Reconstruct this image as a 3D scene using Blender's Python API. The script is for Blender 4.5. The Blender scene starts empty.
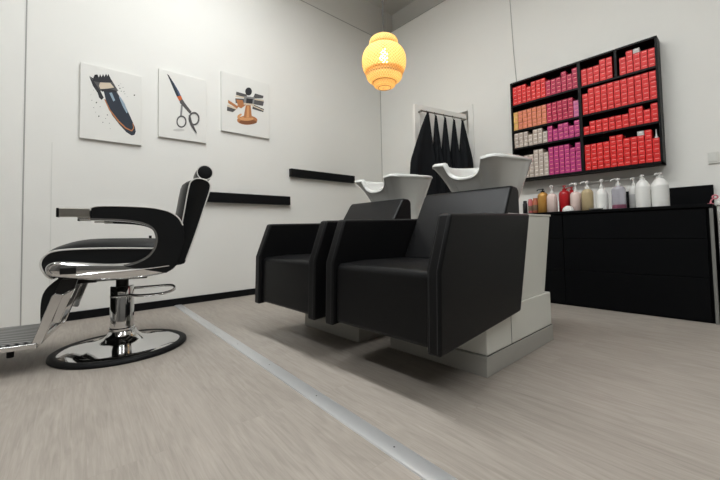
import bpy, bmesh, math, random
from mathutils import Vector, Matrix
random.seed(7)
PI=math.pi
S=bpy.context.scene
COL=S.collection
def lin(c):
    return tuple(((v/255)/12.92 if v/255<=.04045 else ((v/255+.055)/1.055)**2.4) for v in c)
# ---------------------------------------------------------------- materials
M={}
def mat(name,rgb,rough=.5,metal=0.,spec=.5,bump=None,coat=0,var=0,trans=0,ior=1.45,alpha=1,emit=0):
    m=bpy.data.materials.new(name);m.use_nodes=True
    nt=m.node_tree;b=nt.nodes['Principled BSDF']
    c=lin(rgb)+(1,)
    b.inputs['Base Color'].default_value=c
    b.inputs['Roughness'].default_value=rough;b.inputs['Metallic'].default_value=metal
    b.inputs['Specular IOR Level'].default_value=spec;b.inputs['IOR'].default_value=ior
    b.inputs['Coat Weight'].default_value=coat;b.inputs['Transmission Weight'].default_value=trans
    b.inputs['Alpha'].default_value=alpha
    if emit:
        b.inputs['Emission Color'].default_value=c;b.inputs['Emission Strength'].default_value=emit
    tc=nt.nodes.new('ShaderNodeTexCoord')
    if var:
        n=nt.nodes.new('ShaderNodeTexNoise');n.inputs['Scale'].default_value=6;n.inputs['Detail'].default_value=5
        nt.links.new(tc.outputs['Object'],n.inputs['Vector'])
        mx=nt.nodes.new('ShaderNodeMix');mx.data_type='RGBA'
        mx.inputs[6].default_value=tuple(v*(1-var) for v in c[:3])+(1,)
        mx.inputs[7].default_value=tuple(min(1,v*(1+var)) for v in c[:3])+(1,)
        nt.links.new(n.outputs['Fac'],mx.inputs[0]);nt.links.new(mx.outputs[2],b.inputs['Base Color'])
    if bump:
        n=nt.nodes.new('ShaderNodeTexNoise');n.inputs['Scale'].default_value=bump[0];n.inputs['Detail'].default_value=4
        bp=nt.nodes.new('ShaderNodeBump');bp.inputs['Strength'].default_value=bump[1];bp.inputs['Distance'].default_value=.01
        nt.links.new(tc.outputs['Object'],n.inputs['Vector'])
        nt.links.new(n.outputs['Fac'],bp.inputs['Height']);nt.links.new(bp.outputs[0],b.inputs['Normal'])
    M[name]=m;return m
mat('wall_paint',(226,225,220),.75,bump=(60,.04),var=.012)
mat('ceiling_paint',(222,221,217),.85)
mat('groove',(166,165,161),.9)
mat('base_black',(13,14,16),.45,spec=.2)
mat('leather',(17,17,18),.36,spec=.2,bump=(260,.10))
mat('vinyl',(20,21,22),.38,spec=.25,bump=(300,.06))
mat('stitch',(52,52,53),.8)
mat('ceramic',(206,206,202),.12,spec=.5,coat=.3)
mat('tank_white',(220,220,212),.4)
mat('kick_grey',(168,166,159),.5,var=.10)
mat('seam',(92,92,88),.8)
mat('chrome',(214,214,214),.06,metal=1)
mat('chrome_satin',(178,174,166),.3,metal=1)
mat('rubber',(14,14,15),.55,spec=.2)
mat('piping',(214,212,206),.35)
mat('black_metal',(14,14,15),.35,spec=.4)
mat('laminate',(9,10,12),.5,spec=.10,var=.05)
mat('shelf_black',(11,11,12),.45,spec=.2)
mat('grey_edge',(118,118,114),.5)
mat('cart_white',(206,206,200),.5)
mat('pinkp',(206,120,130),.4)
mat('plate_white',(214,214,208),.4)
mat('alu',(205,205,205),.36,metal=.6)
mat('screw',(70,70,72),.4,metal=.8)
mat('cape',(24,26,29),.75,spec=.15,bump=(24,.25))
mat('door_white',(226,225,220),.45)
mat('rail_metal',(150,148,142),.25,metal=1)
mat('canvas',(222,221,216),.8,bump=(400,.05))
for k,c in dict(ink=(38,38,42),steel=(128,128,128),steel_dark=(82,80,80),cream=(205,190,168),navy=(38,46,58),copper=(176,116,72),copper_dark=(126,78,46),copper_light=(206,150,100),glint=(140,160,174),shade=(196,195,191),blue=(66,84,112),orange=(190,92,44)).items(): mat('ink_'+k,c,.7)
mat('wall_far',(112,110,107),.8)
mat('box_red',(222,34,32),.45);mat('box_crimson',(184,28,72),.45);mat('box_magenta',(186,54,122),.45)
mat('box_beige',(190,176,164),.5);mat('box_orange',(216,128,92),.45);mat('box_gold',(222,176,96),.45);mat('box_pink',(206,110,160),.45)
mat('box_grey',(190,190,186),.5);mat('box_print',(240,150,146),.5);mat('box_print_pale',(236,232,228),.5)
mat('cord',(60,58,56),.6);mat('cable_white',(172,171,167),.6)
mat('p_white',(226,226,222),.35);mat('p_gold',(190,142,72),.3,metal=.25);mat('p_pale',(220,198,190),.4);mat('p_red',(172,26,34),.3)
mat('p_tan',(178,160,124),.4);mat('p_pink',(190,100,100),.4);mat('p_rust',(182,104,76),.4);mat('p_black',(18,18,20),.4)
mat('p_lilac',(206,204,212),.2,trans=.45);mat('p_purple',(128,70,92),.3);mat('p_label',(196,196,194),.6);mat('p_label_dark',(120,100,80),.6)
mat('rim_brown',(150,104,54),.6)
mat('bulb',(255,232,190),.4,emit=30)
mat('lamp_panel',(255,250,242),.5,emit=1.2)
def floor_mat():
    m=bpy.data.materials.new('wood_floor');m.use_nodes=True;nt=m.node_tree;b=nt.nodes['Principled BSDF'];L=nt.links.new
    N=nt.nodes.new
    tc=N('ShaderNodeTexCoord');mp=N('ShaderNodeMapping');mp.inputs['Rotation'].default_value=(0,0,-PI/2+.05)
    L(tc.outputs['Object'],mp.inputs['Vector'])
    br=N('ShaderNodeTexBrick');br.offset=.37;br.offset_frequency=2
    br.inputs['Color1'].default_value=(0,0,0,1);br.inputs['Color2'].default_value=(1,1,1,1);br.inputs['Mortar'].default_value=(.5,.5,.5,1)
    br.inputs['Scale'].default_value=1;br.inputs['Mortar Size'].default_value=.0012;br.inputs['Mortar Smooth'].default_value=.5
    br.inputs['Brick Width'].default_value=1.32;br.inputs['Row Height'].default_value=.195
    L(mp.outputs[0],br.inputs['Vector'])
    # grain : stretched noise, shifted for each plank
    cmb=N('ShaderNodeVectorMath');cmb.operation='MULTIPLY_ADD'
    L(br.outputs['Color'],cmb.inputs[0]);cmb.inputs[1].default_value=(7,3,5);L(mp.outputs[0],cmb.inputs[2])
    m2=N('ShaderNodeMapping');m2.inputs['Scale'].default_value=(3.5,62,1);L(cmb.outputs[0],m2.inputs['Vector'])
    n1=N('ShaderNodeTexNoise');n1.inputs['Scale'].default_value=1.5;n1.inputs['Detail'].default_value=7;n1.inputs['Roughness'].default_value=.62;n1.inputs['Distortion'].default_value=.9
    L(m2.outputs[0],n1.inputs['Vector'])
    m3=N('ShaderNodeMapping');m3.inputs['Scale'].default_value=(1.1,5.2,1);L(cmb.outputs[0],m3.inputs['Vector'])
    wv=N('ShaderNodeTexNoise');wv.inputs['Scale'].default_value=1.3;wv.inputs['Detail'].default_value=3;wv.inputs['Distortion'].default_value=1.6
    L(m3.outputs[0],wv.inputs['Vector'])
    mth=N('ShaderNodeMath');mth.operation='MULTIPLY';L(wv.outputs['Fac'],mth.inputs[0]);mth.inputs[1].default_value=26
    sn=N('ShaderNodeMath');sn.operation='SINE';L(mth.outputs[0],sn.inputs[0])
    a1=N('ShaderNodeMath');a1.operation='MULTIPLY_ADD';L(sn.outputs[0],a1.inputs[0]);a1.inputs[1].default_value=.07;L(n1.outputs['Fac'],a1.inputs[2])
    a2=N('ShaderNodeMath');a2.operation='MULTIPLY_ADD';L(br.outputs['Color'],a2.inputs[0]);a2.inputs[1].default_value=.08;L(a1.outputs[0],a2.inputs[2])
    cr=N('ShaderNodeValToRGB');e=cr.color_ramp.elements
    e[0].position=.28;e[0].color=lin((142,134,125))+(1,);e[1].position=.86;e[1].color=lin((168,159,150))+(1,)
    x=cr.color_ramp.elements.new(.55);x.color=lin((155,147,138))+(1,)
    L(a2.outputs[0],cr.inputs[0])
    mx=N('ShaderNodeMix');mx.data_type='RGBA';L(br.outputs['Fac'],mx.inputs[0]);L(cr.outputs[0],mx.inputs[6]);mx.inputs[7].default_value=lin((150,141,132))+(1,)
    L(mx.outputs[2],b.inputs['Base Color'])
    b.inputs['Roughness'].default_value=.48;b.inputs['Specular IOR Level'].default_value=.3
    bp=N('ShaderNodeBump');bp.inputs['Strength'].default_value=.06;bp.inputs['Distance'].default_value=.004;L(n1.outputs['Fac'],bp.inputs['Height']);L(bp.outputs[0],b.inputs['Normal'])
    M['floor']=m
floor_mat()
def shade_mat(name,hole):
    m=bpy.data.materials.new(name);m.use_nodes=True;nt=m.node_tree;nt.nodes.clear();N=nt.nodes.new;L=nt.links.new
    out=N('ShaderNodeOutputMaterial');tc=N('ShaderNodeTexCoord');sp=N('ShaderNodeSeparateXYZ');L(tc.outputs['Object'],sp.inputs[0])
    at=N('ShaderNodeMath');at.operation='ARCTAN2';L(sp.outputs['Y'],at.inputs[0]);L(sp.outputs['X'],at.inputs[1])
    u=N('ShaderNodeMath');u.operation='MULTIPLY';L(at.outputs[0],u.inputs[0]);u.inputs[1].default_value=40
    v=N('ShaderNodeMath');v.operation='MULTIPLY';L(sp.outputs['Z'],v.inputs[0]);v.inputs[1].default_value=215
    def sq(sign):
        a=N('ShaderNodeMath');a.operation='MULTIPLY_ADD';L(v.outputs[0],a.inputs[0]);a.inputs[1].default_value=sign;L(u.outputs[0],a.inputs[2])
        s=N('ShaderNodeMath');s.operation='SINE';L(a.outputs[0],s.inputs[0]);return s
    s1,s2=sq(1),sq(-1)
    p=N('ShaderNodeMath');p.operation='MAXIMUM';L(s1.outputs[0],p.inputs[0]);L(s2.outputs[0],p.inputs[1])
    g=N('ShaderNodeMath');g.operation='LESS_THAN';L(p.outputs[0],g.inputs[0]);g.inputs[1].default_value=hole
    cr=N('ShaderNodeValToRGB');mr=N('ShaderNodeMath');mr.operation='MULTIPLY_ADD';L(p.outputs[0],mr.inputs[0]);mr.inputs[1].default_value=.5;mr.inputs[2].default_value=.5
    L(mr.outputs[0],cr.inputs[0]);cr.color_ramp.elements[0].color=lin((206,160,92))+(1,);cr.color_ramp.elements[0].position=.35;cr.color_ramp.elements[1].color=lin((240,212,156))+(1,)
    d=N('ShaderNodeBsdfDiffuse');t=N('ShaderNodeBsdfTranslucent');L(cr.outputs[0],d.inputs[0]);L(cr.outputs[0],t.inputs[0])
    mx=N('ShaderNodeMixShader');mx.inputs[0].default_value=.5;L(d.outputs[0],mx.inputs[1]);L(t.outputs[0],mx.inputs[2])
    tr=N('ShaderNodeBsdfTransparent');m2=N('ShaderNodeMixShader');L(g.outputs[0],m2.inputs[0]);L(mx.outputs[0],m2.inputs[1]);L(tr.outputs[0],m2.inputs[2])
    L(m2.outputs[0],out.inputs[0]);M[name]=m
shade_mat('bamboo',-.62)
def rib_mat():
    m=mat('ribbed_plate',(112,112,112),.4,metal=.6);nt=m.node_tree;b=nt.nodes['Principled BSDF'];N=nt.nodes.new;L=nt.links.new
    tc=N('ShaderNodeTexCoord');w=N('ShaderNodeTexWave');w.inputs['Scale'].default_value=14;w.bands_direction='Y'
    mp=N('ShaderNodeMapping');mp.inputs['Rotation'].default_value=(0,0,PI/4)
    L(tc.outputs['Object'],mp.inputs[0]);L(mp.outputs[0],w.inputs['Vector'])
    cr=N('ShaderNodeValToRGB');cr.color_ramp.elements[0].color=lin((42,42,44))+(1,);cr.color_ramp.elements[1].color=lin((150,150,148))+(1,)
    L(w.outputs['Fac'],cr.inputs[0]);L(cr.outputs[0],b.inputs['Base Color'])
    bp=N('ShaderNodeBump');bp.inputs['Strength'].default_value=.5;bp.inputs['Distance'].default_value=.003;L(w.outputs['Fac'],bp.inputs['Height']);L(bp.outputs[0],b.inputs['Normal'])
rib_mat()
# ---------------------------------------------------------------- mesh builder
class MB:
    def __init__(s): s.bm=bmesh.new()
    def box(s,x0,x1,y0,y1,z0,z1,mi=0):
        v=[s.bm.verts.new((x,y,z)) for x in(x0,x1) for y in(y0,y1) for z in(z0,z1)]
        for f in((0,1,3,2),(4,6,7,5),(0,4,5,1),(2,3,7,6),(0,2,6,4),(1,5,7,3)):
            s.bm.faces.new([v[i] for i in f]).material_index=mi
        return s
    def rings(s,rs,closed=True,cap=(True,True),mi=0):
        R=[[s.bm.verts.new(p) for p in r] for r in rs];n=len(R[0])
        for a,b in zip(R,R[1:]):
            for i in range(n if closed else n-1):
                j=(i+1)%n
                s.bm.faces.new((a[i],a[j],b[j],b[i])).material_index=mi
        if cap[0]: s.bm.faces.new(R[0][::-1]).material_index=mi
        if cap[1]: s.bm.faces.new(R[-1]).material_index=mi
        return s
    def prism(s,poly,a0,a1,axis='y',mi=0):
        f={'y':lambda p,a:(p[0],a,p[1]),'x':lambda p,a:(a,p[0],p[1]),'z':lambda p,a:(p[0],p[1],a)}[axis]
        return s.rings([[f(p,a0) for p in poly],[f(p,a1) for p in poly]],mi=mi)
    def lathe(s,prof,c=(0,0,0),n=32,mi=0,axis='z',cap=(True,True)):
        rs=[]
        for r,h in prof:
            ring=[]
            for i in range(n):
                a=2*PI*i/n;x,y=r*math.cos(a),r*math.sin(a)
                ring.append({'z':(c[0]+x,c[1]+y,c[2]+h),'y':(c[0]+x,c[1]+h,c[2]+y),'x':(c[0]+h,c[1]+x,c[2]+y)}[axis])
            rs.append(ring)
        return s.rings(rs,cap=cap,mi=mi)
    def tube(s,path,r,n=10,closed=False,mi=0,flat=1):
        P=[Vector(p) for p in path];m=len(P);rs=[]
        t0=(P[1]-P[0]).normalized();up=Vector((0,0,1)) if abs(t0.z)<.9 else Vector((0,1,0))
        nrm=(up-t0*up.dot(t0)).normalized()
        for i in range(m):
            a=P[(i-1)%m] if closed or i>0 else P[i];b=P[(i+1)%m] if closed or i<m-1 else P[i]
            t=(b-a).normalized();nrm=(nrm-t*nrm.dot(t)).normalized();bi=t.cross(nrm)
            rs.append([tuple(P[i]+nrm*r*math.cos(2*PI*k/n)*flat+bi*r*math.sin(2*PI*k/n)) for k in range(n)])
        if closed: rs.append(rs[0]); return s.rings(rs,cap=(False,False),mi=mi)
        return s.rings(rs,mi=mi)
    def sphere(s,c,r,n=16,mi=0,sz=1):
        k=n//2;prof=[(max(r*math.sin(PI*i/k),1e-4),-r*sz*math.cos(PI*i/k)) for i in range(k+1)]
        return s.lathe(prof,c,n,mi)
    def build(s,name,mats,parent=None,loc=(0,0,0),rot=0,bevel=0,seg=3,smooth=40,merge=True):
        if merge: bmesh.ops.remove_doubles(s.bm,verts=s.bm.verts,dist=1e-6)
        bmesh.ops.recalc_face_normals(s.bm,faces=s.bm.faces)
        me=bpy.data.meshes.new(name);s.bm.to_mesh(me);s.bm.free()
        for m in (mats if isinstance(mats,(list,tuple)) else [mats]): me.materials.append(M[m])
        for p in me.polygons: p.use_smooth=True
        me.set_sharp_from_angle(angle=math.radians(smooth))
        o=bpy.data.objects.new(name,me);COL.objects.link(o);o.location=loc;o.rotation_euler=(0,0,rot)
        if parent: o.parent=parent
        if bevel:
            b=o.modifiers.new('bevel','BEVEL');b.width=bevel;b.segments=seg;b.limit_method='ANGLE';b.angle_limit=math.radians(35)
            b.harden_normals=True
        return o
def tag(o,label=None,cat=None,group=None,kind=None):
    if label:o['label']=label
    if cat:o['category']=cat
    if group:o['group']=group
    if kind:o['kind']=kind
    return o
def thing(name,label,cat,loc=(0,0,0),rot=0,group=None):
    o=bpy.data.objects.new(name,None);COL.objects.link(o);o.location=loc;o.rotation_euler=(0,0,rot)
    o.empty_display_size=.1
    return tag(o,label,cat,group)
def copy_tree(o,parent=None):
    c=o.copy();COL.objects.link(c);c.parent=parent
    for ch in list(o.children): copy_tree(ch,c)
    return c
def smooth_path(pts,k=6,closed=False):
    P=[Vector(p) for p in pts];n=len(P);out=[]
    rng=range(n if closed else n-1)
    for i in rng:
        p0=P[(i-1)%n] if closed or i>0 else P[i];p1=P[i];p2=P[(i+1)%n];p3=P[(i+2)%n] if closed or i<n-2 else p2
        for j in range(k):
            t=j/k
            out.append(tuple(.5*((2*p1)+(p2-p0)*t+(2*p0-5*p1+4*p2-p3)*t*t+(3*p1-p0-3*p2+p3)*t**3)))
    if not closed: out.append(tuple(P[-1]))
    return out
def sp2(pts,k=6,closed=False): return [(p[0],p[1]) for p in smooth_path([(a,b,0) for a,b in pts],k,closed)]
# ---------------------------------------------------------------- setting
X0,Y0,CE,TR=-7.0,-7.0,4.10,3.60
def struct(name,mb,m,**k): return tag(mb.build(name,m,**k),kind='structure')
struct('floor',MB().box(X0-.1,.4,Y0-.1,.1,-.1,0),'floor')
struct('ceiling',MB().box(X0-.1,.4,Y0-.1,.1,CE,CE+.1),'ceiling_paint')
struct('wall_left',MB().box(X0,.4,0,.1,0,CE),'wall_paint')
# the cladding of the right wall stands 0.3 m in front of the wall above it
DY0,DY1,DZ=-1.487,-.66,2.09
wr=MB().box(.3,.4,Y0,0,0,CE).box(0,.3,Y0,DY0,0,TR).box(0,.3,DY1,0,0,TR).box(0,.3,DY0,DY1,DZ,TR)
struct('wall_right',wr,'wall_paint')
struct('wall_back',MB().box(X0,.4,Y0-.1,Y0,0,CE),'wall_far')
struct('wall_front',MB().box(X0-.1,X0,Y0-.1,.1,0,CE),'wall_far')
struct('baseboard_left',MB().box(-3.655,-.001,-.014,0,.0,.066),'base_black')
struct('trim_1',MB().box(X0+.01,0,-.004,0,TR-.004,TR+.004),'groove')
struct('trim_2',MB().box(-.003,.0,Y0+.01,0,TR-.006,TR+.001),'groove')
struct('trim_3',MB().box(-3.857,-3.849,-.003,0,0,TR),'groove')
struct('trim_4',MB().box(-3.698,-3.692,-.003,0,.0,1.42),'plate_white')
struct('trim_5',MB().box(-.006,0,-.006,0,.0,TR-.01),'groove')
a=MB().box(-.012,0,DY1,DY1+.065,0,DZ+.06).box(-.012,0,DY0-.065,DY0,0,DZ+.06).box(-.012,0,DY0,DY1,DZ,DZ+.06)
struct('trim_6',a,'door_white',bevel=.003)
# open door with capes hanging on its rail
HT=math.radians(-12.4)
door=thing('door_1',None,None,(-.018,-1.478,0),HT);door['kind']='structure'
d=MB().box(-.792,-.012,0,.038,.012,2.04)
d.box(-.73,-.075,-.006,0,1.985,2.0).box(-.73,-.075,-.006,0,.12,.135).box(-.735,-.72,-.006,0,.12,2.0).box(-.085,-.07,-.006,0,.12,2.0)
d.build('door_leaf','door_white',door,bevel=.003)
r=MB().lathe([(.007,-.745),(.007,-.075)],(0,-.05,1.955),10,axis='x')
for x in(-.735,-.085): r.lathe([(.012,-.05),(.012,0)],(x,0,1.955),10,axis='y')
rail=r.build('coat_rail','rail_metal',door)
HOOK=[-.672,-.560,-.425,-.290,-.158]
for s_ in HOOK:
    MB().tube(smooth_path([(s_,-.05,1.966),(s_,-.062,1.955),(s_,-.056,1.935),(s_,-.066,1.92),(s_,-.085,1.93)],4),.003,6).build('hook','rail_metal',rail)
def cape(i,s,zt,lft,rgt,zb,seed,label):
    rnd=random.Random(seed);t=thing('barber_cape',label,'cape',door.matrix_basis@Vector((s,-.072,zt)),HT,'capes on the door rail')
    rs=[];n=44;H=zt-zb;ph=[rnd.uniform(0,6) for _ in range(3)]
    for k in range(19):
        f=k/18;w=.72*min(1,f/.58)**.85+.28*f;rr=[]
        l=lft*w*.9+.011;rt=rgt*w*.9+.011;dp=.010+.042*min(1,f*1.6)
        for q in range(n):
            a=2*PI*q/n;cx=math.cos(a);x=(rt if cx>0 else l)*cx
            fold=.35*math.sin(5*a+ph[0]+1.2*f)+.2*math.sin(9*a+ph[1])
            y=dp*math.sin(a)*(1+.9*fold*min(1,f*2))-.004
            hem=(.03*math.sin(3*a+ph[2])+.05*(cx if i%2 else -cx))*max(0,f-.55)*1.6
            rr.append((x,min(y,.05),-H*f+hem))
        rs.append(rr)
    MB().rings(rs).build('cloth','cape',t,smooth=75)
    MB().tube([(.0,.0,-.012),(.006,.002,.008),(0,.004,.018),(-.006,.002,.008),(0,.0,-.012)],.002,6).build('hanging_loop','cape',t)
cape(0,HOOK[0],1.935,.30,.080,1.0,1,'black cape hanging leftmost on the door rail, the widest of the five')
cape(1,HOOK[1],1.918,.060,.082,1.0,2,'black cape hanging second from the left on the door rail')
cape(2,HOOK[2],1.918,.072,.068,1.02,3,'black cape on the middle hook of the door rail')
cape(3,HOOK[3],1.912,.078,.070,1.03,4,'black cape hanging second from the right on the door rail')
cape(4,HOOK[4],1.918,.072,.155,1.12,5,'black cape hanging rightmost on the door rail, near the hinge')
# metal floor strip
fs=thing('floor_transition_strip','long silver metal strip screwed to the wood floor beside the black shampoo chairs','floor strip',(-2.79,-.016,0),math.radians(-3.0))
MB().prism([(-.034,0),(.034,0),(.031,.004),(.018,.0065),(-.018,.0065),(-.031,.004)],-4.6,0).build('strip','alu',fs)
for k in range(10):
    MB().lathe([(.003,.006),(.003,.007),(.001,.0072)],(0,-.25-.45*k,0),10).build('screw','screw',fs)
# light switch, cable, rail on the wall
sw=thing('light_switch','white light switch on the wall right of the hair colour shelf','switch',(0,-3.556,1.166))
MB().box(-.012,0,-.030,.030,-.043,.043).build('plate','plate_white',sw,bevel=.003)
MB().box(-.016,-.011,-.020,.020,-.031,.031).build('rocker','plate_white',sw,bevel=.003)
tag(MB().tube([(-.006,-2.015,3.598),(-.006,-2.044,3.17),(-.006,-2.062,2.6),(-.006,-2.085,2.19)],.004,8).build('shelf_cable','cable_white'),'thin grey cable running down the wall to the hair colour shelf','cable')
gl=thing('wall_rail','thin pale rail along the wall behind the pump bottles','rail',(0,-2.84,1.075))
MB().lathe([(.004,-.39),(.004,.39)],(-.03,0,0),8,axis='y').build('rod','plate_white',gl)
for y in(-.36,0,.36): MB().lathe([(.005,-.03),(.005,0)],(0,y,0),8,axis='x').build('bracket','plate_white',gl)
# ledge shelves on the left wall
tag(MB().box(-2.66,-1.595,-.05,0,.995,1.096).build('wall_ledge','base_black',bevel=.002),'long black wall ledge behind the barber chair backrest, lower of the two ledges','ledge','black wall ledges')
tag(MB().box(-1.58,-.586,-.05,0,1.338,1.434).build('wall_ledge','base_black',bevel=.002),'black wall ledge above the far shampoo chair, higher of the two ledges','ledge','black wall ledges')
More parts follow.
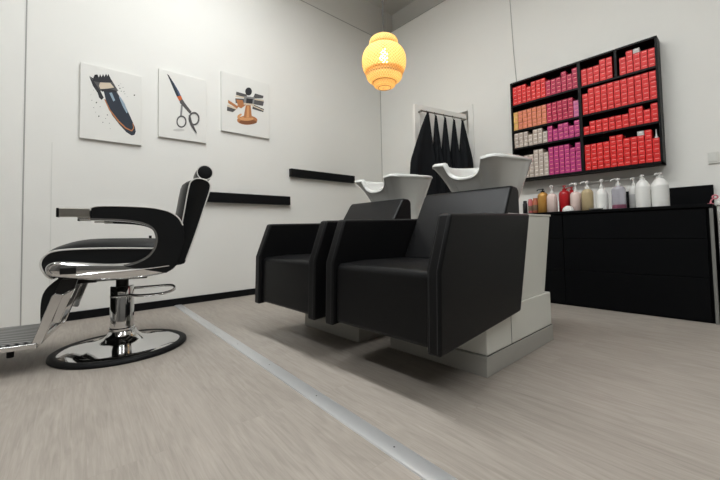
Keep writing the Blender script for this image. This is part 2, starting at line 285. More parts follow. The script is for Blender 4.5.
# ---------------------------------------------------------------- canvases
ART={1: [('steel_dark',[(-3.447,1.983),(-3.319,2.023),(-3.269,1.936),(-3.347,1.919),(-3.395,1.906),(-3.428,1.938)]),('ink',[(-3.471,2.011),(-3.441,1.977),(-3.395,1.906),(-3.372,1.853),(-3.386,1.829),(-3.403,1.846),(-3.409,1.876),(-3.446,1.937)]),('ink',[(-3.471,2.014),(-3.445,2.0),(-3.435,2.034),(-3.425,2.01),(-3.417,2.042),(-3.407,2.019),(-3.398,2.05),(-3.388,2.027),(-3.378,2.057),(-3.368,2.036),(-3.358,2.066),(-3.348,2.045),(-3.342,2.069),(-3.325,2.026),(-3.312,2.005),(-3.398,1.978),(-3.441,1.977)]),('cream',[(-3.398,1.978),(-3.328,1.994),(-3.301,1.96),(-3.347,1.938),(-3.395,1.922),(-3.405,1.948)]),('navy',[(-3.372,1.906),(-3.302,1.935),(-3.276,1.918),(-3.215,1.81),(-3.174,1.712),(-3.146,1.643),(-3.139,1.602),(-3.148,1.571),(-3.17,1.56),(-3.207,1.582),(-3.261,1.642),(-3.313,1.715),(-3.352,1.81)]),('copper',[(-3.368,1.838),(-3.361,1.843),(-3.326,1.76),(-3.263,1.674),(-3.211,1.625),(-3.173,1.608),(-3.158,1.629),(-3.164,1.672),(-3.159,1.677),(-3.151,1.63),(-3.168,1.597),(-3.214,1.613),(-3.269,1.663),(-3.333,1.751)]),('glint',[(-3.334,1.903),(-3.316,1.912),(-3.292,1.849),(-3.305,1.836)]),('glint',[(-3.266,1.887),(-3.253,1.886),(-3.222,1.833),(-3.199,1.764),(-3.209,1.753),(-3.239,1.812)]),('ink',[(-3.395,1.919),(-3.334,1.941),(-3.282,1.935),(-3.276,1.921),(-3.347,1.912),(-3.385,1.902)]),('ink',[(-3.416,1.8),(-3.418,1.795),(-3.422,1.792),(-3.425,1.795),(-3.425,1.8),(-3.422,1.805),(-3.418,1.804)]),('ink',[(-3.399,1.686),(-3.401,1.681),(-3.405,1.678),(-3.408,1.681),(-3.408,1.687),(-3.405,1.691),(-3.401,1.69)]),('ink',[(-3.146,1.931),(-3.148,1.925),(-3.153,1.923),(-3.157,1.925),(-3.157,1.931),(-3.153,1.936),(-3.148,1.935)]),('ink',[(-3.226,1.943),(-3.227,1.94),(-3.23,1.938),(-3.232,1.94),(-3.232,1.944),(-3.23,1.946),(-3.227,1.946)]),('ink',[(-3.255,1.964),(-3.256,1.96),(-3.26,1.958),(-3.262,1.96),(-3.262,1.964),(-3.26,1.967),(-3.256,1.967)]),('ink',[(-3.341,1.709),(-3.343,1.705),(-3.346,1.703),(-3.349,1.705),(-3.349,1.71),(-3.346,1.713),(-3.343,1.712)]),('ink',[(-3.436,1.751),(-3.437,1.749),(-3.439,1.748),(-3.441,1.749),(-3.441,1.752),(-3.439,1.754),(-3.437,1.754)]),('ink',[(-3.373,1.639),(-3.374,1.636),(-3.377,1.634),(-3.379,1.636),(-3.379,1.64),(-3.377,1.642),(-3.374,1.642)]),('ink',[(-3.329,1.64),(-3.33,1.637),(-3.332,1.636),(-3.334,1.637),(-3.334,1.64),(-3.332,1.642),(-3.33,1.642)]),('ink',[(-3.449,1.811),(-3.45,1.808),(-3.452,1.807),(-3.454,1.808),(-3.454,1.811),(-3.452,1.813),(-3.45,1.813)]),('ink',[(-3.246,1.942),(-3.247,1.938),(-3.25,1.937),(-3.252,1.938),(-3.252,1.942),(-3.25,1.944),(-3.247,1.944)]),('ink',[(-3.234,1.978),(-3.235,1.975),(-3.237,1.974),(-3.239,1.975),(-3.239,1.978),(-3.237,1.98),(-3.235,1.98)]),('ink',[(-3.264,1.986),(-3.265,1.982),(-3.268,1.981),(-3.27,1.983),(-3.27,1.986),(-3.268,1.989),(-3.265,1.989)]),('ink',[(-3.22,1.924),(-3.221,1.921),(-3.223,1.92),(-3.225,1.921),(-3.225,1.924),(-3.223,1.926),(-3.221,1.926)]),('ink',[(-3.456,1.856),(-3.457,1.854),(-3.458,1.853),(-3.46,1.854),(-3.46,1.856),(-3.458,1.858),(-3.457,1.858)]),('ink',[(-3.424,1.715),(-3.425,1.713),(-3.427,1.712),(-3.428,1.713),(-3.428,1.715),(-3.427,1.717),(-3.425,1.717)]),('ink',[(-3.355,1.674),(-3.356,1.672),(-3.358,1.671),(-3.36,1.672),(-3.36,1.675),(-3.358,1.677),(-3.356,1.677)]),('ink',[(-3.393,1.769),(-3.394,1.766),(-3.396,1.765),(-3.398,1.766),(-3.398,1.769),(-3.396,1.772),(-3.394,1.771)]),('ink',[(-3.323,1.593),(-3.324,1.591),(-3.326,1.59),(-3.327,1.591),(-3.327,1.594),(-3.326,1.595),(-3.324,1.595)]),('ink',[(-3.438,1.9),(-3.439,1.897),(-3.44,1.896),(-3.442,1.897),(-3.442,1.9),(-3.441,1.901),(-3.439,1.901)]),('ink',[(-3.252,2.006),(-3.253,2.003),(-3.254,2.002),(-3.256,2.003),(-3.256,2.006),(-3.254,2.007),(-3.253,2.007)]),('ink',[(-3.203,1.903),(-3.204,1.901),(-3.205,1.9),(-3.207,1.901),(-3.207,1.903),(-3.205,1.905),(-3.204,1.905)])],2: [('shade',[(-2.736,1.689),(-2.74,1.683),(-2.752,1.677),(-2.768,1.671),(-2.788,1.666),(-2.807,1.664),(-2.824,1.664),(-2.835,1.666),(-2.838,1.67),(-2.835,1.676),(-2.824,1.682),(-2.807,1.688),(-2.788,1.693),(-2.768,1.696),(-2.752,1.696),(-2.74,1.693)]),('blue',[(-2.892,2.2),(-2.877,2.194),(-2.833,2.13),(-2.788,2.058),(-2.77,2.019),(-2.806,2.002),(-2.833,2.063),(-2.863,2.139)]),('ink',[(-2.892,2.2),(-2.877,2.194),(-2.855,2.161),(-2.869,2.15)]),('navy',[(-2.869,2.15),(-2.855,2.161),(-2.806,2.07),(-2.788,2.013),(-2.806,2.002),(-2.833,2.063)]),('steel',[(-2.77,1.931),(-2.753,1.935),(-2.762,1.812),(-2.779,1.808)]),('steel_dark',[(-2.784,1.972),(-2.758,1.99),(-2.727,1.946),(-2.673,1.882),(-2.689,1.858),(-2.758,1.927),(-2.779,1.946)]),('orange',[(-2.806,2.003),(-2.77,2.022),(-2.758,1.99),(-2.785,1.965)]),('steel_dark',[(-2.72,1.775),(-2.722,1.754),(-2.734,1.756),(-2.732,1.773)]),('steel_dark',[(-2.722,1.754),(-2.73,1.734),(-2.74,1.741),(-2.734,1.756)]),('steel_dark',[(-2.73,1.734),(-2.743,1.718),(-2.749,1.728),(-2.74,1.741)]),('steel_dark',[(-2.743,1.718),(-2.758,1.708),(-2.76,1.721),(-2.749,1.728)]),('steel_dark',[(-2.758,1.708),(-2.773,1.705),(-2.771,1.719),(-2.76,1.721)]),('steel_dark',[(-2.773,1.705),(-2.788,1.709),(-2.782,1.722),(-2.771,1.719)]),('steel_dark',[(-2.788,1.709),(-2.8,1.72),(-2.791,1.731),(-2.782,1.722)]),('steel_dark',[(-2.8,1.72),(-2.808,1.737),(-2.797,1.744),(-2.791,1.731)]),('steel_dark',[(-2.808,1.737),(-2.81,1.757),(-2.799,1.759),(-2.797,1.744)]),('steel_dark',[(-2.81,1.757),(-2.808,1.778),(-2.797,1.776),(-2.799,1.759)]),('steel_dark',[(-2.808,1.778),(-2.8,1.798),(-2.791,1.791),(-2.797,1.776)]),('steel_dark',[(-2.8,1.798),(-2.788,1.814),(-2.782,1.803),(-2.791,1.791)]),('steel_dark',[(-2.788,1.814),(-2.773,1.824),(-2.771,1.811),(-2.782,1.803)]),('steel_dark',[(-2.773,1.824),(-2.758,1.827),(-2.76,1.813),(-2.771,1.811)]),('steel_dark',[(-2.758,1.827),(-2.743,1.823),(-2.749,1.81),(-2.76,1.813)]),('steel_dark',[(-2.743,1.823),(-2.73,1.812),(-2.74,1.801),(-2.749,1.81)]),('steel_dark',[(-2.73,1.812),(-2.722,1.795),(-2.734,1.788),(-2.74,1.801)]),('steel_dark',[(-2.722,1.795),(-2.72,1.775),(-2.732,1.773),(-2.734,1.788)]),('steel_dark',[(-2.6,1.828),(-2.603,1.804),(-2.618,1.807),(-2.616,1.825)]),('steel_dark',[(-2.603,1.804),(-2.612,1.781),(-2.624,1.79),(-2.618,1.807)]),('steel_dark',[(-2.612,1.781),(-2.626,1.763),(-2.634,1.777),(-2.624,1.79)]),('steel_dark',[(-2.626,1.763),(-2.643,1.752),(-2.646,1.768),(-2.634,1.777)]),('steel_dark',[(-2.643,1.752),(-2.662,1.748),(-2.659,1.766),(-2.646,1.768)]),('steel_dark',[(-2.662,1.748),(-2.678,1.753),(-2.671,1.769),(-2.659,1.766)]),('steel_dark',[(-2.678,1.753),(-2.692,1.766),(-2.68,1.779),(-2.671,1.769)]),('steel_dark',[(-2.692,1.766),(-2.701,1.784),(-2.686,1.793),(-2.68,1.779)]),('steel_dark',[(-2.701,1.784),(-2.704,1.807),(-2.689,1.81),(-2.686,1.793)]),('steel_dark',[(-2.704,1.807),(-2.701,1.831),(-2.686,1.828),(-2.689,1.81)]),('steel_dark',[(-2.701,1.831),(-2.692,1.853),(-2.68,1.845),(-2.686,1.828)]),('steel_dark',[(-2.692,1.853),(-2.678,1.872),(-2.671,1.858),(-2.68,1.845)]),('steel_dark',[(-2.678,1.872),(-2.661,1.883),(-2.659,1.867),(-2.671,1.858)]),('steel_dark',[(-2.661,1.883),(-2.643,1.887),(-2.646,1.87),(-2.659,1.867)]),('steel_dark',[(-2.643,1.887),(-2.626,1.883),(-2.634,1.866),(-2.646,1.87)]),('steel_dark',[(-2.626,1.883),(-2.612,1.87),(-2.624,1.857),(-2.634,1.866)]),('steel_dark',[(-2.612,1.87),(-2.603,1.852),(-2.618,1.842),(-2.624,1.857)]),('steel_dark',[(-2.603,1.852),(-2.6,1.828),(-2.616,1.825),(-2.618,1.842)]),('steel_dark',[(-2.703,1.841),(-2.687,1.845),(-2.671,1.78),(-2.633,1.697),(-2.624,1.672),(-2.649,1.691),(-2.687,1.749)])],3: [('copper',[(-1.987,1.938),(-1.991,1.923),(-2.003,1.908),(-2.022,1.893),(-2.047,1.88),(-2.075,1.87),(-2.105,1.862),(-2.135,1.858),(-2.163,1.858),(-2.186,1.861),(-2.204,1.868),(-2.215,1.878),(-2.219,1.891),(-2.215,1.905),(-2.203,1.919),(-2.186,1.933),(-2.162,1.946),(-2.135,1.957),(-2.105,1.965),(-2.075,1.97),(-2.046,1.971),(-2.022,1.967),(-2.003,1.961),(-1.991,1.95)]),('copper_dark',[(-1.993,1.915),(-1.998,1.906),(-2.013,1.895),(-2.036,1.884),(-2.065,1.875),(-2.097,1.867),(-2.128,1.862),(-2.156,1.861),(-2.178,1.863),(-2.192,1.867),(-2.197,1.875),(-2.192,1.884),(-2.178,1.895),(-2.156,1.905),(-2.128,1.915),(-2.096,1.922),(-2.065,1.927),(-2.036,1.929),(-2.013,1.928),(-1.998,1.923)]),('copper_light',[(-2.032,1.946),(-2.036,1.937),(-2.048,1.928),(-2.066,1.919),(-2.089,1.911),(-2.114,1.905),(-2.139,1.901),(-2.161,1.9),(-2.178,1.902),(-2.189,1.906),(-2.193,1.913),(-2.189,1.921),(-2.178,1.93),(-2.161,1.939),(-2.138,1.947),(-2.114,1.953),(-2.089,1.957),(-2.066,1.958),(-2.048,1.957),(-2.036,1.952)]),('copper_light',[(-2.218,1.918),(-2.211,1.946),(-2.177,1.974),(-2.164,1.966),(-2.191,1.93),(-2.195,1.906)]),('copper',[(-2.121,2.078),(-2.065,2.092),(-2.052,1.952),(-2.147,1.933)]),('copper_light',[(-2.104,2.074),(-2.086,2.078),(-2.084,1.949),(-2.115,1.942)]),('steel_dark',[(-2.224,2.202),(-2.107,2.199),(-2.11,2.157),(-2.23,2.168)]),('cream',[(-2.227,2.162),(-2.11,2.167),(-2.111,2.153),(-2.237,2.143)]),('steel_dark',[(-2.237,2.126),(-2.135,2.144),(-2.135,2.084),(-2.233,2.076)]),('copper',[(-2.227,2.115),(-2.156,2.125),(-2.142,2.082),(-2.211,2.058)]),('steel_dark',[(-2.014,2.235),(-1.912,2.234),(-1.918,2.204),(-2.041,2.17)]),('cream',[(-2.029,2.174),(-1.911,2.185),(-1.907,2.171),(-2.029,2.159)]),('steel_dark',[(-2.023,2.161),(-1.907,2.169),(-1.919,2.115),(-2.036,2.109)]),('steel_dark',[(-2.036,2.105),(-1.908,2.082),(-1.916,2.044),(-2.047,2.054)]),('cream',[(-2.047,2.096),(-1.912,2.07),(-1.916,2.059),(-2.047,2.082)]),('steel_dark',[(-2.324,2.015),(-2.225,2.007),(-2.265,1.968),(-2.327,1.971)]),('copper',[(-2.314,2.09),(-2.204,2.042),(-2.218,2.016),(-2.314,2.057)]),('cream',[(-2.32,2.039),(-2.221,2.018),(-2.228,2.003),(-2.324,2.018)]),('copper',[(-2.224,2.046),(-2.139,2.105),(-2.104,2.096),(-2.174,2.029)]),('ink',[(-2.05,2.249),(-2.052,2.232),(-2.059,2.217),(-2.07,2.204),(-2.082,2.196),(-2.096,2.192),(-2.108,2.194),(-2.119,2.202),(-2.125,2.214),(-2.127,2.228),(-2.125,2.244),(-2.118,2.26),(-2.108,2.272),(-2.095,2.281),(-2.082,2.285),(-2.069,2.283),(-2.059,2.275),(-2.052,2.264)]),('steel',[(-2.138,2.174),(-2.018,2.19),(-2.029,2.096),(-2.146,2.08)]),('ink',[(-2.114,2.156),(-2.039,2.167),(-2.047,2.11),(-2.118,2.1)]),('cream',[(-2.142,2.098),(-2.022,2.112),(-2.029,2.093),(-2.146,2.078)])]}
def canvas(k,x0,x1,z0,z1,label,pname,plabel):
    cx,cz=(x0+x1)/2,(z0+z1)/2
    t=thing('canvas_print',label,'picture',(cx,0,cz),0,'canvases on the left wall')
    MB().box(x0-cx,x1-cx,-.0235,-.0,z0-cz,z1-cz).build('canvas','canvas',t,bevel=.002)
    mb=MB();names=[]
    for i,(mn,p) in enumerate(ART[k]):
        mn='ink_'+mn
        if mn not in names:names.append(mn)
        y=-.0239-.00012*i
        f=mb.bm.faces.new([mb.bm.verts.new((q[0]-cx,y,q[1]-cz)) for q in p]);f.material_index=names.index(mn)
    bmesh.ops.triangulate(mb.bm,faces=mb.bm.faces)
    mb.build(pname,names,t,merge=False)
canvas(1,-3.528,-3.093,1.4825,2.116,'white canvas picture of black hair clippers, lowest and leftmost of three','picture_of_clippers','')
canvas(2,-2.960,-2.533,1.590,2.237,'white canvas picture of open barber scissors, middle of three','picture_of_scissors','')
canvas(3,-2.384,-1.839,1.750,2.386,'white canvas picture of a copper stand with grey blades, highest of three','picture_of_stand','')
# ---------------------------------------------------------------- pendant lamp
lp=thing('pendant_lamp','glowing woven bamboo pendant lamp hanging from the ceiling in the corner','lamp',(-1.494,-1.545,2.19))
def shell(prof,name,n=64):
    p=[(a*.93,b*.91-.005) for a,b in sp2(prof,5)]
    MB().lathe(p,(0,0,0),n,cap=(False,False)).build(name,'bamboo',lp,smooth=80)
shell([(.03,.262),(.09,.255),(.128,.228),(.140,.195),(.138,.165),(.128,.150)],'top_shade')
shell([(.120,.158),(.160,.140),(.196,.095),(.213,.035),(.212,-.025),(.196,-.085),(.166,-.135)],'main_shade')
shell([(.174,-.085),(.178,-.12),(.165,-.165),(.128,-.20),(.108,-.205)],'lower_shade')
shell([(.108,-.185),(.108,-.215),(.096,-.243),(.060,-.257),(.02,-.26)],'bottom_shade')
for nm,r_i,z_i in(('rim',.166,-.135),('rim',.110,-.203),('rim',.062,-.257)):
    MB().tube([(r_i*.93*math.cos(a*PI/24),r_i*.93*math.sin(a*PI/24),z_i*.91-.005) for a in range(48)],.003,6,closed=True).build(nm,'rim_brown',lp)
MB().lathe([(.022,.20),(.022,.13),(.016,.115)],(0,0,0),16).build('socket','p_black',lp)
MB().lathe([(.014,.118),(.018,.10),(.034,.065),(.040,.035),(.030,.005),(.010,-.008),(.001,-.01)],(0,0,0),20).build('bulb','bulb',lp)
MB().tube([(0,0,.19),(0,0,CE-2.19)],.0045,8).build('cord','cord',lp)
MB().lathe([(.05,CE-2.19-.03),(.055,CE-2.19-.005),(.055,CE-2.19)],(0,0,0),24).build('ceiling_cap','p_black',lp)
pl=bpy.data.lights.new('pendant_bulb_light','POINT');pl.energy=.85;pl.color=(1,.82,.56);pl.shadow_soft_size=.03
po=bpy.data.objects.new('pendant_bulb_light',pl);COL.objects.link(po);po.location=(-1.494,-1.545,2.13)
# ---------------------------------------------------------------- shampoo chairs
def ellipse_ring(cx,rx,ry,z,n=96): return [(cx+rx*math.cos(2*PI*i/n),ry*math.sin(2*PI*i/n),z) for i in range(n)]
def sstep(a,b,x):
    t=min(1,max(0,(x-a)/(b-a)));return t*t*(3-2*t)
def shampoo(loc,label,db=0,dw=0,dk=0):
    t=thing('shampoo_chair',label,'salon chair',loc,0,'shampoo chairs with wash basins')
    arm=[(-.318,.724),(.388,.735),(.245,.262),(-.410,.203),(-.400,.51)]
    for sgn in(-1,1):
        y0,y1=sorted((sgn*.352,sgn*.288))
        a=MB().prism(arm,y0,y1).build('armrest','leather',t,bevel=.012,seg=4)
        for yy in (sgn*.302,sgn*.338):
            MB().tube([(.30,yy,.7338),(-.306,yy,.7247),(-.318,yy,.7215),(-.3990,yy,.511),(-.4090,yy,.215)],.0014,6).build('stitching','stitch',a)
    MB().prism([(-.378,.485),(-.362,.505),(-.2,.512),(.13,.505),(.27,.49),(.235,.266),(-.37,.212),(-.388,.225)],-.2865,.2865).build('seat','leather',t,bevel=.022,seg=4)
    MB().prism([(.115,.50),(.325+db,.868),(.345+db,.888),(.405+db,.884),(.424+db,.862),(.424+db,.49)],-.285,.285).build('backrest','leather',t,bevel=.02,seg=4)
    p=MB();p.prism([(.02+dk,.09),(.775,.09),(.772,.281),(.02+dk,.281)],-.292,.292)
    p.prism([(.20,.28),(.705,.28),(.83,.730),(.30,.730)],-.286,.286)
    ped=p.build('tank','tank_white',t,bevel=.006)
    MB().prism([(.28,.730),(.836,.730),(.838,.741),(.28,.741)],-.290,.290).build('tank_lid','tank_white',ped,bevel=.003)
    MB().prism([(.002+dk,0),(.778,0),(.777,.088),(.006+dk,.088)],-.297,.297).build('kick_base','kick_grey',ped,bevel=.003)
    MB().box(.256,.259,-.2935,-.2925,.092,.278).box(.02,.77,-.2935,-.2922,.088,.0912).build('panel_seam','seam',ped)
    # basin
    n=160;cx=.572+dw
    def prof(i,tt,inset=0):
        a=2*PI*i/n;c,s=math.cos(a),math.sin(a);e=3.1
        k=(abs(c)**e+abs(s)**e)**(-1/e)
        rx,ry=.262-inset,.248-inset
        X,Y=k*c*rx,k*s*ry
        front=1 if c<0 else 0
        notch=front*math.sqrt(max(0,1-(Y/.116)**2))**.75
        horn=front*sstep(.09,.13,abs(Y))*(1-sstep(.20,.245,abs(Y)))
        zr=1.066+.018*(X/.25)+.008*horn-.088*notch
        X+=.045*notch-.04*front*sstep(.125,.20,abs(Y))*(1-sstep(.23,.249,abs(Y)))
        return X,Y,zr,notch
    bx,by,zb=.128,.125,.7415
    rs=[]
    for tt in (0,.08,.2,.35,.5,.65,.78,.88,.95,1.0):
        r=[]
        for i in range(n):
            X,Y,zr,nt=prof(i,tt);a=2*PI*i/n
            bX,bY=.005+bx*math.cos(a)*1.25,by*math.sin(a)*1.25
            f2=tt**(.95+1.5*max(0,-math.cos(a)))
            r.append((cx+bX+(X-bX)*f2,bY+(Y-bY)*f2,zb+(zr-.012-zb)*tt))
        rs.append(r)
    for ins,dz in((-.007,-.008),(-.006,.002),(.002,.010),(.016,.013),(.030,.006),(.036,-.014)):
        r=[]
        for i in range(n):
            X,Y,zr,nt=prof(i,1,ins);r.append((cx+X,Y,zr+dz))
        rs.append(r)
    for tt,zz in((.9,-.05),(.78,-.10),(.55,-.15),(.3,-.175),(.08,-.18)):
        r=[]
        for i in range(n):
            X,Y,zr,nt=prof(i,1,.036);r.append((cx+.01+(X-.01)*tt,Y*tt,min(zr-.012,1.05+zz)))
        rs.append(r)
    b=MB().rings(rs).build('basin','ceramic',t,smooth=70)
    MB().lathe([(.026,.868),(.026,.874),(.02,.8755)],(cx+.01,0,.02),20).build('drain','chrome',b)
    return t
shampoo((-2.283,-2.606,0),'near black leather shampoo chair with white basin, closest to the drawer cabinet')
shampoo((-2.290,-1.818,0),'far black leather shampoo chair with white basin, behind the other, under the wall ledge',.045,.045,-.06)
# ---------------------------------------------------------------- barber chair
BX,BY=-3.383,-1.15
bc=thing('barber_chair','black and chrome barber chair with round chrome base and footrest under the pictures','barber chair',(BX,BY,0),math.radians(-12))
BX=-3.429
def W(pts): return [(x-BX,z) for x,z in pts]
base=MB().lathe([(.310,.012),(.304,.022),(.27,.030),(.20,.041),(.14,.053),(.10,.068),(.080,.085),(.072,.10),(.068,.108)],(0.005,-.01,0),72).build('base','chrome',bc,smooth=60)
MB().lathe([(.29,0),(.330,0),(.338,.006),(.336,.018),(.322,.026),(.304,.026),(.29,.02)],(0.005,-.01,0),72).build('rubber_rim','rubber',base,smooth=60)
colm=MB().lathe([(.060,.10),(.060,.365),(.056,.37),(.05,.37)],(0,0,0),40).build('column','chrome',bc)
MB().lathe([(.0665,.098),(.0665,.122),(.0615,.127)],(0,0,0),40,cap=(False,False)).build('collar','chrome',colm)
MB().lathe([(.032,.36),(.032,.43)],(0,0,0),24).build('piston','black_metal',bc)
u=MB().box(-.12,.13,-.13,.13,.415,.44).box(-.25,-.12,-.03,.03,.40,.425).box(-.285,-.235,-.06,.06,.385,.45)
u.build('seat_mount','black_metal',bc,bevel=.004)
lv=MB().tube(smooth_path([(.05,-.05,.312),(.10,-.085,.310),(.20,-.10,.312),(.26,-.07,.322),(.275,-.02,.335),(.25,.02,.345),(.15,.03,.345),(.05,.03,.345)],5),.0085,8)
lv.tube(smooth_path([(.05,-.05,.312),(-.02,-.072,.314),(-.05,-.06,.316)],4),.008,8)
lv.build('pump_lever','chrome',bc,smooth=70)
# seat cushion
edge=[(-3.700,.455),(-3.722,.470),(-3.742,.505),(-3.747,.540),(-3.733,.572),(-3.70,.594),(-3.62,.602),(-3.45,.600),(-3.20,.588),(-3.18,.55),(-3.18,.50),(-3.45,.50),(-3.62,.505),(-3.675,.495),(-3.685,.470)]
cen=[(-3.700,.452),(-3.724,.467),(-3.746,.503),(-3.752,.540),(-3.740,.580),(-3.70,.618),(-3.60,.648),(-3.45,.652),(-3.20,.636),(-3.18,.55),(-3.18,.50),(-3.45,.50),(-3.62,.505),(-3.675,.495),(-3.685,.470)]
def mixp(a,b,f): return [(p[0]+(q[0]-p[0])*f,p[1]+(q[1]-p[1])*f) for p,q in zip(a,b)]
rs=[]
for y,f,in_ in((-.233,0,.012),(-.238,0,0),(-.231,.2,0),(-.21,.52,0),(-.16,.85,0),(-.08,1,0),(.08,1,0),(.16,.85,0),(.21,.52,0),(.231,.2,0),(.238,0,0),(.233,0,.012)):
    pr=mixp(edge,cen,f);g=(-3.45,.53)
    pr=[(x+(g[0]-x)*in_,z+(g[1]-z)*in_*3) for x,z in pr]
    rs.append([(x-BX,y,z) for x,z in sp2(pr,4,True)])
seat=MB().rings(rs).build('seat','vinyl',bc,smooth=60)
for sg in(-1,1):
    MB().tube(smooth_path([(x-BX,sg*.2395,z) for x,z in edge[:9]],5),.0045,8).build('piping','piping',seat)
# backrest : leaning slab with bulged front
rs=[]
LB,LT=(-3.150,.498),(-3.075,.985)
def backsec(y,bulge,inset):
    pts=[(-3.152,.500),(-3.128,.66),(-3.102,.82),(-3.080,.95),(-3.066,.985),(-3.035,1.003),(-2.995,.998),(-2.968,.978),(-2.965,.94),(-3.000,.82),(-3.045,.67),(-3.097,.515),(-3.112,.495),(-3.14,.490)]
    o=[]
    for i,(x,z) in enumerate(pts):
        if 1<=i<=4: x-=bulge
        cx,cz=-3.06,.75
        o.append((x+(cx-x)*inset*.3,z+(cz-z)*inset*.05))
    return [(x-BX-.008,y,z) for x,z in sp2(o,4,True)]
for y,b,i in((-.245,0,.25),(-.25,0,.0),(-.242,.006,0),(-.20,.024,0),(-.1,.034,0),(.1,.034,0),(.20,.024,0),(.242,.006,0),(.25,0,0),(.245,0,.25)): rs.append(backsec(y,b,i))
bk=MB().rings(rs).build('backrest','vinyl',bc,smooth=60)
for sg in(-1,1):
    MB().tube(smooth_path([(x-BX-.008,sg*.252,z) for x,z in[(-3.152,.52),(-3.128,.66),(-3.102,.82),(-3.080,.95),(-3.066,.985),(-3.035,1.003),(-2.995,.998),(-2.968,.978),(-2.965,.94),(-3.0,.82),(-3.045,.67),(-3.097,.515)]],5),.0035,8).build('piping','piping',bk)
hd=thing('headrest',None,None);hd.parent=bc
hd=MB().lathe([(.03,-.130),(.044,-.128),(.048,-.122),(.049,0),(.048,.122),(.044,.128),(.03,.130)],(-2.988-BX,0,1.062),28,axis='y').build('headrest','vinyl',bc,smooth=60)
for sg in(-1,1):
    MB().tube([(-2.988-BX+.046*math.cos(a*PI/12),sg*.128,1.062+.046*math.sin(a*PI/12)) for a in range(24)],.0035,6,closed=True).build('piping','piping',hd)
MB().prism([(-3.045-BX,.985),(-2.99-BX,.99),(-2.955-BX,1.05),(-2.985-BX,1.07)],-.10,.10).build('headrest_bracket','vinyl',hd,bevel=.006)
# arms
outer=[(-3.546,.800),(-3.540,.816),(-3.50,.824),(-3.408,.825),(-3.30,.821),(-3.239,.812),(-3.185,.795),(-3.144,.762),(-3.122,.72),(-3.116,.682),(-3.118,.63),(-3.124,.595),(-3.138,.54),(-3.160,.485),(-3.205,.452)]
inner=[(-3.40,.500),(-3.336,.518),(-3.285,.548),(-3.256,.592),(-3.246,.640),(-3.252,.680),(-3.268,.708),(-3.295,.728),(-3.34,.744),(-3.42,.755),(-3.546,.760)]
op,ip=sp2(outer,4),sp2(inner,4)
for sg in(-1,1):
    y0,y1=sorted((sg*.2405,sg*.295))
    pad=MB().prism(W(op+ip),y0,y1).build('armrest','vinyl',bc,bevel=.006,smooth=50)
    ye=sg*.2955
    MB().tube(smooth_path([(x-BX,ye,z) for x,z in outer[:9]],4),.0035,8).build('piping','piping',pad)
    mb=MB();off=[]
    for i,(x,z) in enumerate(ip):
        a=Vector(ip[max(0,i-1)]);b=Vector(ip[min(len(ip)-1,i+1)]);t=(b-a).normalized();off.append((x-t.y*.011,z+t.x*.011))
    mb.prism(W(ip+off[::-1]),y0+.004,y1-.004 if sg>0 else y1)
    mb.build('inner_trim','chrome',pad,smooth=50)
    h=MB().box(-3.672-BX,-3.548-BX,y0+.006,y1-.006,.767,.811).build('hand_grip','chrome_satin',pad,bevel=.003)
    MB().box(-3.682-BX,-3.672-BX,y0+.004,y1-.004,.766,.812).build('end_cap','black_metal',h,bevel=.002)
    MB().box(-3.60-BX,-3.42-BX,y0+.02,y1-.02,.755,.765).build('under_plate','chrome',pad,bevel=.002)
    # chrome side wing
    wing=[(-3.705,.470),(-3.722,.490),(-3.725,.515),(-3.712,.535),(-3.68,.545),(-3.60,.540),(-3.45,.522),(-3.34,.522),(-3.25,.530),(-3.19,.522),(-3.158,.495),(-3.17,.470),(-3.22,.448),(-3.32,.434),(-3.43,.430),(-3.55,.440),(-3.65,.457)]
    wp=sp2(wing,3,True);cx_,cz_=-3.44,.487
    rr=[]
    for yy,sc in((.2400,1),(.262,1),(.278,.93),(.287,.78),(.290,.5)):
        rr.append([((cx_+(x-cx_)*(1-(1-sc)*.35))-BX,sg*yy,cz_+(z-cz_)*sc) for x,z in wp])
    wg=MB().rings(rr,cap=(True,True)).build('side_wing','chrome',bc,smooth=60)
    MB().tube(smooth_path([(x-BX,sg*.283,z) for x,z in [(-3.66,.474),(-3.695,.486),(-3.705,.508),(-3.69,.528),(-3.62,.530),(-3.45,.514),(-3.34,.516),(-3.25,.520),(-3.19,.512)]],5),.006,8).build('wing_ridge','chrome',wg)
    MB().tube(smooth_path([(x-BX,sg*.290,z) for x,z in [(-3.60,.470),(-3.5,.476),(-3.4,.478),(-3.28,.484),(-3.19,.492)]],5),.006,8).build('wing_ridge','chrome',wg)
    MB().box(-3.665-BX,-3.60-BX,sg*.287-.006,sg*.287+.006,.478,.512).build('hinge_block','black_metal',wg,bevel=.004)
    # bracket of the footrest
    ya,yb=sorted((sg*.215,sg*.255))
    br=MB().prism(W([(-3.700,.372),(-3.688,.382),(-3.655,.374),(-3.735,.142),(-3.775,.142)]),ya,yb).build('footrest_bracket','chrome',bc,bevel=.003)
    MB().prism(W([(-3.662,.376),(-3.612,.402),(-3.600,.45),(-3.665,.45),(-3.690,.385)]),ya+.006,yb-.006).build('upper_link','black_metal',br,bevel=.003)
    MB().prism(W([(-3.66,.37),(-3.612,.40),(-3.672,.232),(-3.70,.24)]),ya+.004,yb-.004).build('web','chrome',br,bevel=.003)
MB().tube([(-3.29-BX,.13,.62),(-3.29-BX,.13,.665)],.008,8).build('recline_lever','black_metal',bc)
pad=[(-3.655,.470),(-3.70,.440),(-3.738,.395),(-3.752,.335),(-3.752,.245),(-3.742,.225),(-3.725,.245),(-3.717,.33),(-3.695,.38),(-3.62,.43),(-3.62,.468)]
MB().prism(W(sp2(pad,3,True)),-.205,.205).build('calf_pad','vinyl',bc,bevel=.008,smooth=50)
fp=MB().box(-4.13-BX,-3.752-BX,-.262,.262,.125,.150).build('footplate','chrome',bc,bevel=.004)
